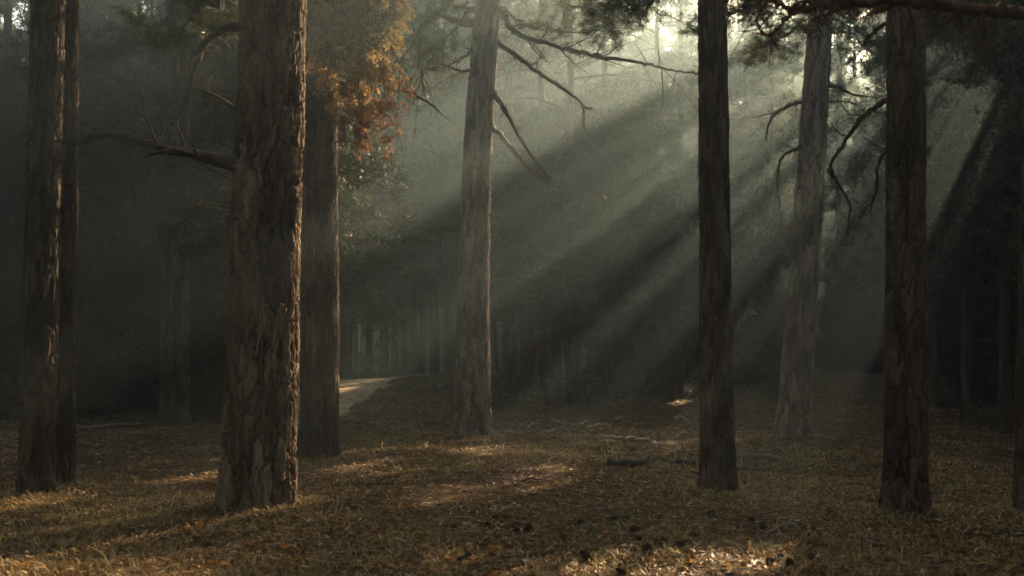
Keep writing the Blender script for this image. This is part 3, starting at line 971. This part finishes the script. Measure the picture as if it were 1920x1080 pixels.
SPL = [(1195, 30, 3.6, 1.1), (1240, 31, 5.8, 1.4), (1290, 29.5, 4.2, 1.2), (1215, 34, 7.0, 1.6), (1268, 34, 7.5, 1.5), (1305, 33, 6.0, 1.4), (1175, 36, 6.0, 1.3)]
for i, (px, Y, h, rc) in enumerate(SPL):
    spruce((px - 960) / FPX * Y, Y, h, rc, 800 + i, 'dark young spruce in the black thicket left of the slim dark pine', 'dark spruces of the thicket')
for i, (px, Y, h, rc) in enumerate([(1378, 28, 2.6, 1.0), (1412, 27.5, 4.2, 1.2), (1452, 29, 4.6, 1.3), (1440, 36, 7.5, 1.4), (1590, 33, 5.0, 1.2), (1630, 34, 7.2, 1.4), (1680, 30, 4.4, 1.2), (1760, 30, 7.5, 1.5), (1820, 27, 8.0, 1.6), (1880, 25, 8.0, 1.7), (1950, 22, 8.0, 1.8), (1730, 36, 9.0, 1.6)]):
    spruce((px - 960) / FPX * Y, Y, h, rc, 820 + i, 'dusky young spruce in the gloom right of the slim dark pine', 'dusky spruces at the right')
for i, (px, Y, h, rc) in enumerate([(-30, 22, 8.0, 1.8), (30, 26, 7.5, 1.6), (110, 28, 8.5, 1.7), (190, 31, 8.0, 1.6), (255, 27, 7.5, 1.5), (395, 27, 7.5, 1.5), (425, 32, 6.0, 1.3), (370, 33, 8.0, 1.5), (405, 22, 7.6, 1.3), (235, 24, 8.5, 1.5), (150, 22, 8.5, 1.6), (440, 20.8, 7.6, 1.2), (372, 23.5, 8.4, 1.4), (285, 22.5, 8.4, 1.5), (60, 21, 8.5, 1.6)]):  # the nearer ones are added to stop the shafts crossing the left
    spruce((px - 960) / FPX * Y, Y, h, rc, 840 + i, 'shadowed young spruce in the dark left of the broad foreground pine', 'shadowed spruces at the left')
# tall bushy pines added at the right to block the sun, some out of frame
for i, (px, Y, z0_, z1_, rc) in enumerate([(1755, 24, 3.0, 14, 1.9), (1812, 20, 3.0, 13, 1.9), (1885, 18, 3.0, 12.5, 1.9), (1960, 15.5, 3.0, 12, 2.0), (1925, 22, 2.5, 13.5, 2.1), (1990, 20, 3.0, 13, 2.2), (2060, 17, 3.0, 12, 2.2), (2050, 23, 3.0, 14, 2.2), (1850, 26, 3.0, 14, 2.1), (1975, 26, 3.0, 15, 2.2)]):
    x = (px - 960) / FPX * Y; z = h1(x, Y)
    root = empty('pine_tree', (x, Y, z))
    tag(root, 'tall bushy pine added to block the sun right of the thick dark brown pine', 'tree', 'bushy pines at the dark right side')
    base_ = np.array([x, Y, z])
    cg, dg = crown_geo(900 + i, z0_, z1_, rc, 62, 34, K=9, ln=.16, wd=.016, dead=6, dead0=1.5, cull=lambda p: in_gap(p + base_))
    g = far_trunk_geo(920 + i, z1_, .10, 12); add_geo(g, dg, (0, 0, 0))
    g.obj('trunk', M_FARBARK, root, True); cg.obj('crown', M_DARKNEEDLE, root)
# half grown pines whose green tops fill the stand above the bare lower trunks
for i, (px, Y, z0_, z1_, rc) in enumerate([(962, 28, 2.6, 7.6, 1.5), (1018, 28.5, 2.2, 7.8, 1.5), (1085, 29, 2.6, 7.8, 1.6), (1150, 28, 2.8, 7.0, 1.5), (1225, 29, 2.4, 6.6, 1.4), (1120, 32, 2.6, 8.6, 1.5), (1000, 33, 3.0, 9.0, 1.6), (930, 32, 3.2, 8.6, 1.5), (1280, 31, 2.4, 7.2, 1.4), (1072, 23.5, 2.0, 5.3, 1.5), (1018, 25.5, 2.0, 6.0, 1.5), (1134, 25.5, 2.0, 5.4, 1.5), (1215, 26.5, 1.6, 5.0, 1.5), (960, 25, 2.2, 6.2, 1.4), (1275, 25, 1.4, 4.6, 1.4),
                                        (845, 34, 3.8, 9.0, 1.5), (725, 36, 4.0, 10, 1.6), (790, 40, 3.8, 11, 1.7), (640, 36, 3.6, 9.5, 1.6), (602, 17.5, 3.0, 8.8, 1.6), (596, 22, 3.2, 10.5, 2.2), (484, 15.5, 2.6, 8.5, 1.9), (478, 21, 2.6, 10, 2.3)]):  # last four added behind the near left trunks to intercept the shafts
    x = (px - 960) / FPX * Y; z = h1(x, Y)
    root = empty('pine_tree', (x, Y, z))
    tag(root, 'half grown bushy pine with a bare lower stem %s the pale grey middle pine' % ('right of' if px > 900 else 'left of'), 'tree', 'half grown pines %s the pale grey middle pine' % ('right of' if px > 900 else 'left of'))
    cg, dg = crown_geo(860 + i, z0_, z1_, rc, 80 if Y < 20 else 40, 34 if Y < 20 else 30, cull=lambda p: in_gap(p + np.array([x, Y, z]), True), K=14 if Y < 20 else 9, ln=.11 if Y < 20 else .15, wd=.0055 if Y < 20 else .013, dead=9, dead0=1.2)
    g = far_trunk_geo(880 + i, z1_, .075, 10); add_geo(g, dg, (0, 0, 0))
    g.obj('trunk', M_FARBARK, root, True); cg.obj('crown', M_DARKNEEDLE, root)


def shrub(px, Y, h, w, n, seed, mat, label, lf=.07):
    x = (px - 960) / FPX * Y; z = h1(x, y_ := Y)
    r = np.random.default_rng(seed)
    root = empty('shrub', (x, Y, z)); tag(root, label, 'shrub')
    g = Geo(); PP, DD, TT = [], [], []
    for k in range(9):
        a = r.uniform(0, 6.28); lean = r.uniform(.05, .6) * w
        P = spline([(0, 0, -.05), (lean * .4 * math.cos(a), lean * .4 * math.sin(a), h * .5), (lean * math.cos(a), lean * math.sin(a), h * r.uniform(.6, 1.05))], 10)
        P[1:] += r.normal(size=(9, 3)) * .03
        g.tube(P, .013, .004, 5, .15, k, .4)
        for q_ in range(7):
            i = r.integers(2, 10)
            e = P[i] + np.array([r.normal() * .28, r.normal() * .28, r.uniform(-.05, .25)]) * w
            g.tube(np.array([P[i], (P[i] + e) / 2 + r.normal(size=3) * .03, e]), .006, .002, 4, 0, k, .4)
            m = n
            PP.append(P[i] + (e - P[i]) * r.uniform(.2, 1.1, (m, 1)) + r.normal(size=(m, 3)) * .06)
            DD.append(np.tile((e - P[i]) / np.linalg.norm(e - P[i]), (m, 1))); TT.append(r.uniform(0, 1, m))
    g.obj('stem', M_BRANCH, root, True)
    V, F, a = tufts(np.concatenate(PP), np.concatenate(DD), 3, lf, lf * .28, r, np.concatenate(TT))
    lg = Geo(); lg.add(V, F, a); lg.obj('foliage', mat, root)


shrub(992, 26.5, 1.7, .9, 5, 61, M_REDLEAF, 'rusty leafed shrub behind the pale grey middle pine')
shrub(1035, 28.5, 1.5, .7, 3, 62, M_REDLEAF, 'sparse brown-leafed shrub at the foot of the thin stand pine')
shrub(955, 25.5, 1.6, .5, 3, 63, M_GREENLEAF, 'small yellow-green shrub close to the pale grey middle pine')
shrub(690, 31.5, .9, .7, 3, 64, M_GREENLEAF, 'low green shrub at the crest of the sandy path')
gap_t = None

# ------------------------------------------------------------------ ground cover
def scatter(n, ymin, ymax, p, r, xmul=.66):
    """positions thinning with distance from the clearing's near edge"""
    u = r.random(n)
    y = (ymin ** (1 - p) + u * (ymax ** (1 - p) - ymin ** (1 - p))) ** (1 / (1 - p))
    x = r.uniform(-1, 1, n) * (xmul * y + 2.0)
    return x, y


r = np.random.default_rng(21)
# dry grass in patchy clumps
x, y = scatter(80000, 4.2, 36, 1.1, r)
dens = vnoise(x / 1.7, y / 1.7, 41) + .7 * vnoise(x / .6, y / .6, 42)
pd = path_dist(x, y)
keep = (dens > r.uniform(-.38, .38, len(x))) & (pd > r.uniform(.25, 1.2, len(x)))
x, y, dens = x[keep], y[keep], dens[keep]
for k_, (rt_, b_, c_, rd_, z_) in HERO.items():
    m = 190
    R_ = float(rd_(np.array([0.0]))[0]) * 1.1; aa = r.uniform(0, 6.28, m); q_ = R_ + .02 + np.abs(r.normal(size=m)) * .16
    x = np.append(x, b_[0] + q_ * np.cos(aa)); y = np.append(y, b_[1] + q_ * np.sin(aa))
nb = 5
n = len(x) * nb
bx = np.repeat(x, nb) + r.normal(size=n) * .035; by = np.repeat(y, nb) + r.normal(size=n) * .035
bz = height(bx, by) - .01
L = np.repeat(r.uniform(.04, .11, len(x)) * (1 + 1.2 * (r.random(len(x)) < .03)), nb) * r.uniform(.5, 1.3, n)
a = r.uniform(0, 6.28, n); lean = r.uniform(.8, 2.3, n)
d = np.stack([np.cos(a) * np.sin(lean * .6), np.sin(a) * np.sin(lean * .6), np.cos(lean * .6)], -1)
d2 = np.stack([np.cos(a) * np.sin(lean), np.sin(a) * np.sin(lean), np.cos(lean) * .7], -1)
wd = (.0018 + .00022 * by)[:, None] * r.uniform(.7, 1.4, (n, 1))
s = np.stack([-np.sin(a), np.cos(a), 0 * a], -1) * wd
P0 = np.stack([bx, by, bz], -1); P1 = P0 + d * (L * .55)[:, None]; P2 = P1 + d2 * (L * .5)[:, None]
V = np.stack([P0 - s, P0 + s, P1 + s * .8, P1 - s * .8, P2], 1).reshape(-1, 3)
o5 = np.arange(n)[:, None] * 5
g = Geo()
green = np.clip(.5 + 1.2 * vnoise(x / 2.6, y / 2.6, 43) , 0, 1)
t = np.clip(np.repeat(.58 - .5 * (green > .78) * 1.0, nb) + r.normal(size=n) * .22, 0, 1)
g.V = [V]; g.A = [np.repeat(t, 5)]; g.n = len(V)
g.Q = [o5 + np.array([[0, 1, 2, 3]])]; g.T = [o5 + np.array([[3, 2, 4]])]
tag(g.obj('dry_grass', M_GRASS), 'thin straw coloured grass over the clearing floor', 'grass', kind='stuff')
# needles and small chips lying flat
x, y = scatter(165000, 4.2, 34, 1.3, r)
pd = path_dist(x, y)
kp = (pd > .8) | (r.random(len(x)) < .6)
x, y = x[kp], y[kp]
n = len(x)
z = height(x, y) + r.uniform(.002, .022, n)
a = r.uniform(0, 6.28, n); L = r.uniform(.018, .06, n) * (1 + .02 * y)
d = np.stack([np.cos(a), np.sin(a), r.normal(size=n) * .22], -1) * L[:, None] * .5
s = np.stack([-np.sin(a), np.cos(a), r.normal(size=n) * .6], -1) * ((.0016 + .00022 * y) * r.uniform(.6, 1.5, n))[:, None]
c = np.stack([x, y, z], -1)
V = np.stack([c - d - s, c - d + s, c + d + s, c + d - s], 1).reshape(-1, 3)
g = Geo(); g.add(V, np.arange(n * 4).reshape(-1, 4), np.repeat(np.clip(r.normal(.45, .25, n), 0, 1), 4))
tag(g.obj('needle_litter', M_LITTER), 'brown needles and bark chips littering the floor', 'litter', kind='stuff')
# curled dead leaves
x, y = scatter(9000, 4.2, 30, 1.7, r)
n = len(x)
z = height(x, y) + .012
a = r.uniform(0, 6.28, n); L = r.uniform(.018, .042, n)
tl = r.normal(size=(n, 2)) * .35
e1 = np.stack([np.cos(a), np.sin(a), tl[:, 0]], -1) * L[:, None]; e2 = np.stack([-np.sin(a), np.cos(a), tl[:, 1]], -1) * (L * .55)[:, None]
c = np.stack([x, y, z], -1); up = np.array([0, 0, 1.0]) * (L * r.uniform(.1, .6, n))[:, None]
V = np.stack([c - e1, c - e1 * .1 - e2 + up, c + e1, c + .1 * e1 + e2 + up * .8], 1).reshape(-1, 3)
o4 = np.arange(n)[:, None] * 4
g = Geo(); g.add(V, np.concatenate([o4 + [[0, 1, 2]], o4 + [[0, 2, 3]]]), np.repeat(np.clip(r.normal(.45, .25, n), 0, 1), 4))
tag(g.obj('leaf_litter', M_LEAVES), 'curled orange brown leaves strewn over the floor', 'leaves', kind='stuff')
# thin broken twigs
x, y = scatter(1500, 4.5, 30, 1.2, r)
g = Geo()
for xi, yi in zip(x, y):
    a = r.uniform(0, 6.28); L = r.uniform(.06, .28)
    if path_dist(np.array([xi]), np.array([yi]))[0] < .8: continue
    t = np.linspace(-.5, .5, 4)
    px_ = xi + np.cos(a) * L * t + r.normal(size=4) * .008; py_ = yi + np.sin(a) * L * t + r.normal(size=4) * .008
    g.tube(np.stack([px_, py_, height(px_, py_) + .012 + abs(r.normal()) * .012], -1), r.uniform(.003, .007), .002, 4, .2, 0, r.uniform(0, 1))
tag(g.obj('twig_litter', M_GREYWOOD), 'small broken grey twigs scattered over the floor', 'twigs', kind='stuff')

# ------------------------------------------------------------------ fallen branches, each its own thing
def stick(px, r0, r1, mat, label, seed, lift=0.0, group=None, forks=2, arch=None, name='fallen_branch'):
    r = np.random.default_rng(seed)
    pts = []
    X0, Y0 = ground_at(*px[0])
    for i, p in enumerate(px):
        if arch:
            q_ = at(p[0], p[1], Y0 + arch * i); pts.append(q_)
        else:
            X, Y = ground_at(*p); pts.append(np.array([X, Y, h1(X, Y) + r0 * .6 + lift * math.sin(math.pi * i / (len(px) - 1))]))
    P = spline(pts, 8 * (len(pts) - 1) + 1)
    P[1:-1] += r.normal(size=(len(P) - 2, 3)) * r0 * .25
    if not arch:
        P[:, 2] = np.maximum(P[:, 2], height(P[:, 0], P[:, 1]) + r0 * .35)
    o0 = P[0].copy()
    g = Geo(); g.tube(P - o0, r0, r1, 8, .16, seed, r.uniform(.3, .7))
    for k in range(forks):
        i = int(r.uniform(.3, .9) * len(P)); a = r.uniform(0, 6.28); L = r.uniform(.12, .35)
        e = P[i] + np.array([math.cos(a) * L, math.sin(a) * L * .6, r.uniform(0, .12)])
        g.tube(np.array([P[i], (P[i] + e) / 2 + r.normal(size=3) * .02, e]) - o0, max(.005, r1 * .7), .003, 5, .15, k, .5)
    o = g.obj(name, mat, None, True)
    o.location = tuple(o0)
    return tag(o, label, 'branch', group)


stick([(1133, 822), (1165, 825)], .035, .028, M_PALEWOOD, 'bleached white piece of branch, left of the broken white row', 201, .01, forks=1)
stick([(1172, 824), (1193, 822)], .026, .020, M_PALEWOOD, 'short bleached white piece in the middle of the broken white row', 202, .01, forks=0)
stick([(1194, 826), (1216, 828), (1232, 835)], .026, .014, M_PALEWOOD, 'bleached white bent piece at the right end of the broken white row', 203, .01, forks=1)
stick([(1045, 768), (1050, 752), (1062, 738), (1080, 722)], .016, .006, M_GREYWOOD, 'thin pale stick curving up from the ground below the stand', 204, arch=.05, forks=3)
stick([(1032, 792), (1050, 780), (1078, 772), (1104, 775)], .016, .008, M_GREYWOOD, 'slender arched twig on the green patch right of the middle pine', 205, .06)
stick([(1140, 872), (1180, 876), (1232, 866)], .050, .055, M_BRANCH, 'dark curved log lying left of the slim dark pine', 206, .0, forks=1)
stick([(1245, 866), (1270, 872), (1318, 871)], .040, .035, M_BRANCH, 'dark low log touching the left side of the slim dark pine', 207, .0, forks=1)
stick([(1375, 861), (1400, 859), (1440, 860), (1470, 866)], .040, .030, M_GREYWOOD, 'grey log lying right of the slim dark pine', 208, .0, forks=1)
stick([(1375, 882), (1420, 884), (1450, 880)], .032, .025, M_BRANCH, 'dark log in front of the grey log right of the slim dark pine', 209, .0, forks=1)
stick([(640, 793), (668, 795), (700, 800)], .035, .02, M_BRANCH, 'dark branch lying at the foot of the sandy path', 210, .02, forks=3)
stick([(780, 797), (815, 796), (848, 793)], .022, .012, M_BRANCH, 'thin dark branch left of the roots of the pale grey middle pine', 211, .02, forks=3)
stick([(955, 797), (975, 790), (990, 783)], .022, .01, M_GREYWOOD, 'grey branch propped right of the roots of the pale grey middle pine', 212, .05, forks=3)
stick([(1105, 788), (1130, 790), (1165, 792)], .035, .02, M_BRANCH, 'dark branch lying above the broken white row', 213, .0, forks=2)
stick([(1100, 803), (1125, 800), (1145, 799)], .022, .012, M_PALEWOOD, 'pale barkless branch in the brushwood above the broken white row', 214, .03, forks=4)
stick([(970, 905), (1000, 902), (1015, 912)], .014, .008, M_BRANCH, 'small dark crooked twig in the middle of the open floor', 215, .02, forks=2)
stick([(1215, 978), (1290, 980), (1370, 982)], .012, .008, M_GREYWOOD, 'long straight thin stick in the foreground below the slim dark pine', 216, .0, forks=1)
stick([(1215, 770), (1228, 760), (1245, 757)], .02, .008, M_GREYWOOD, 'small grey forked branch in front of the dark spruce thicket', 217, .10, forks=4)
stick([(120, 807), (200, 803), (290, 797)], .04, .02, M_GREYWOOD, 'long grey branch on the grass left of the greyish pine', 218, .02, forks=2)
stick([(1440, 1000), (1475, 990), (1500, 985)], .012, .006, M_GREYWOOD, 'short thin stick in the right foreground', 219, .02, forks=1)
stick([(650, 905), (700, 912), (745, 900)], .014, .008, M_BRANCH, 'dark thin stick right of the foot of the broad foreground pine', 220, .02, forks=2)
rr_ = np.random.default_rng(88)
for k in range(34):      # brushwood of small sticks round the white row
    px, py = rr_.uniform(930, 1310), rr_.uniform(775, 850)
    L = rr_.uniform(10, 32); s_ = rr_.normal() * 5
    stick([(px, py), (px + L / 2, py + s_ * .4 + rr_.normal() * 2), (px + L, py + s_)], rr_.uniform(.010, .021), .006, [M_GREYWOOD, M_BRANCH, M_PALEWOOD][int(rr_.choice(3, p=[.5, .15, .35]))],
          'short broken stick in the brushwood between the middle pine and the slim dark pine', 230 + k, rr_.uniform(0, .05), 'sticks of the brushwood', forks=int(rr_.integers(1, 4)))

# ------------------------------------------------------------------ pine cones in the foreground
def cone_geo(seed):
    r = np.random.default_rng(seed)
    g = Geo()
    th = np.arange(8) * math.pi / 4
    zz = np.linspace(0, .058, 6); R = np.array([.008, .015, .017, .014, .009, .003])
    V = np.stack([R[:, None] * np.cos(th), R[:, None] * np.sin(th), np.repeat(zz[:, None], 8, 1)], -1).reshape(-1, 3)
    i = np.arange(5)[:, None] * 8; k = np.arange(8)[None]; k2 = (k + 1) % 8
    g.add(V, np.stack([i + k, i + k2, i + 8 + k2, i + 8 + k], -1).reshape(-1, 4), .2)
    for j in range(58):
        f = j / 58; z = .003 + .052 * f; a = j * 2.39996
        rad = np.interp(z, zz, R); ln = .014 * (1 - .55 * f)
        o = np.array([math.cos(a), math.sin(a), 0]); s = np.array([-math.sin(a), math.cos(a), 0])
        b = o * rad * .8 + np.array([0, 0, z]); e = b + o * ln + np.array([0, 0, ln * .55])
        w = .0065 * (1 - .5 * f)
        V = np.array([b - s * w * .6, b + s * w * .6, e + s * w, e - s * w, e + o * .002 - [0, 0, .003]])
        g.add(V, np.array([[0, 1, 2], [0, 2, 3], [3, 2, 4]]), r.uniform(.2, .9))
    return g


proto = None
rr_ = np.random.default_rng(99)
for k in range(30):
    y = rr_.uniform(5.7, 7.6); x = rr_.uniform(-.5, 1.9) if k < 34 else rr_.uniform(-2.6, 2.6)
    if proto is None:
        o = proto = cone_geo(3).obj('pine_cone', M_CONE)
    else:
        o = proto.copy(); COL.objects.link(o)
    s = rr_.uniform(.8, 1.25)
    o.scale = (s, s, s)
    o.rotation_euler = (rr_.uniform(1.0, 1.9), rr_.uniform(-.3, .3), rr_.uniform(0, 6.28))
    o.location = (x, y, h1(x, y) + .018)
    tag(o, 'dark open pine cone lying among leaves in the foreground', 'pine cone', 'pine cones in the foreground')

# ------------------------------------------------------------------ misty air
m, nt, out = new_mat("mist")
pv = nt.nodes.new("ShaderNodeVolumePrincipled")
pv.inputs['Color'].default_value = (0.63, 0.89, 0.98, 1)
pv.inputs['Density'].default_value = 0.0058
pv.inputs['Anisotropy'].default_value = 0.6
nt.links.new(pv.outputs[0], out.inputs['Volume'])
bx0, bx1, by0, by1, bz0, bz1 = -152, 152, -140, 166, -2.2, 36
V = [(x, y, z) for z in (bz0, bz1) for y in (by0, by1) for x in (bx0, bx1)]
F = np.array([[0, 2, 3, 1], [4, 5, 7, 6], [0, 1, 5, 4], [2, 6, 7, 3], [0, 4, 6, 2], [1, 3, 7, 5]])
hz = mesh_obj("haze", V, [F], m)
tag(hz, 'thin mist hanging between the trunks and catching the shafts of light', 'haze', kind='stuff')
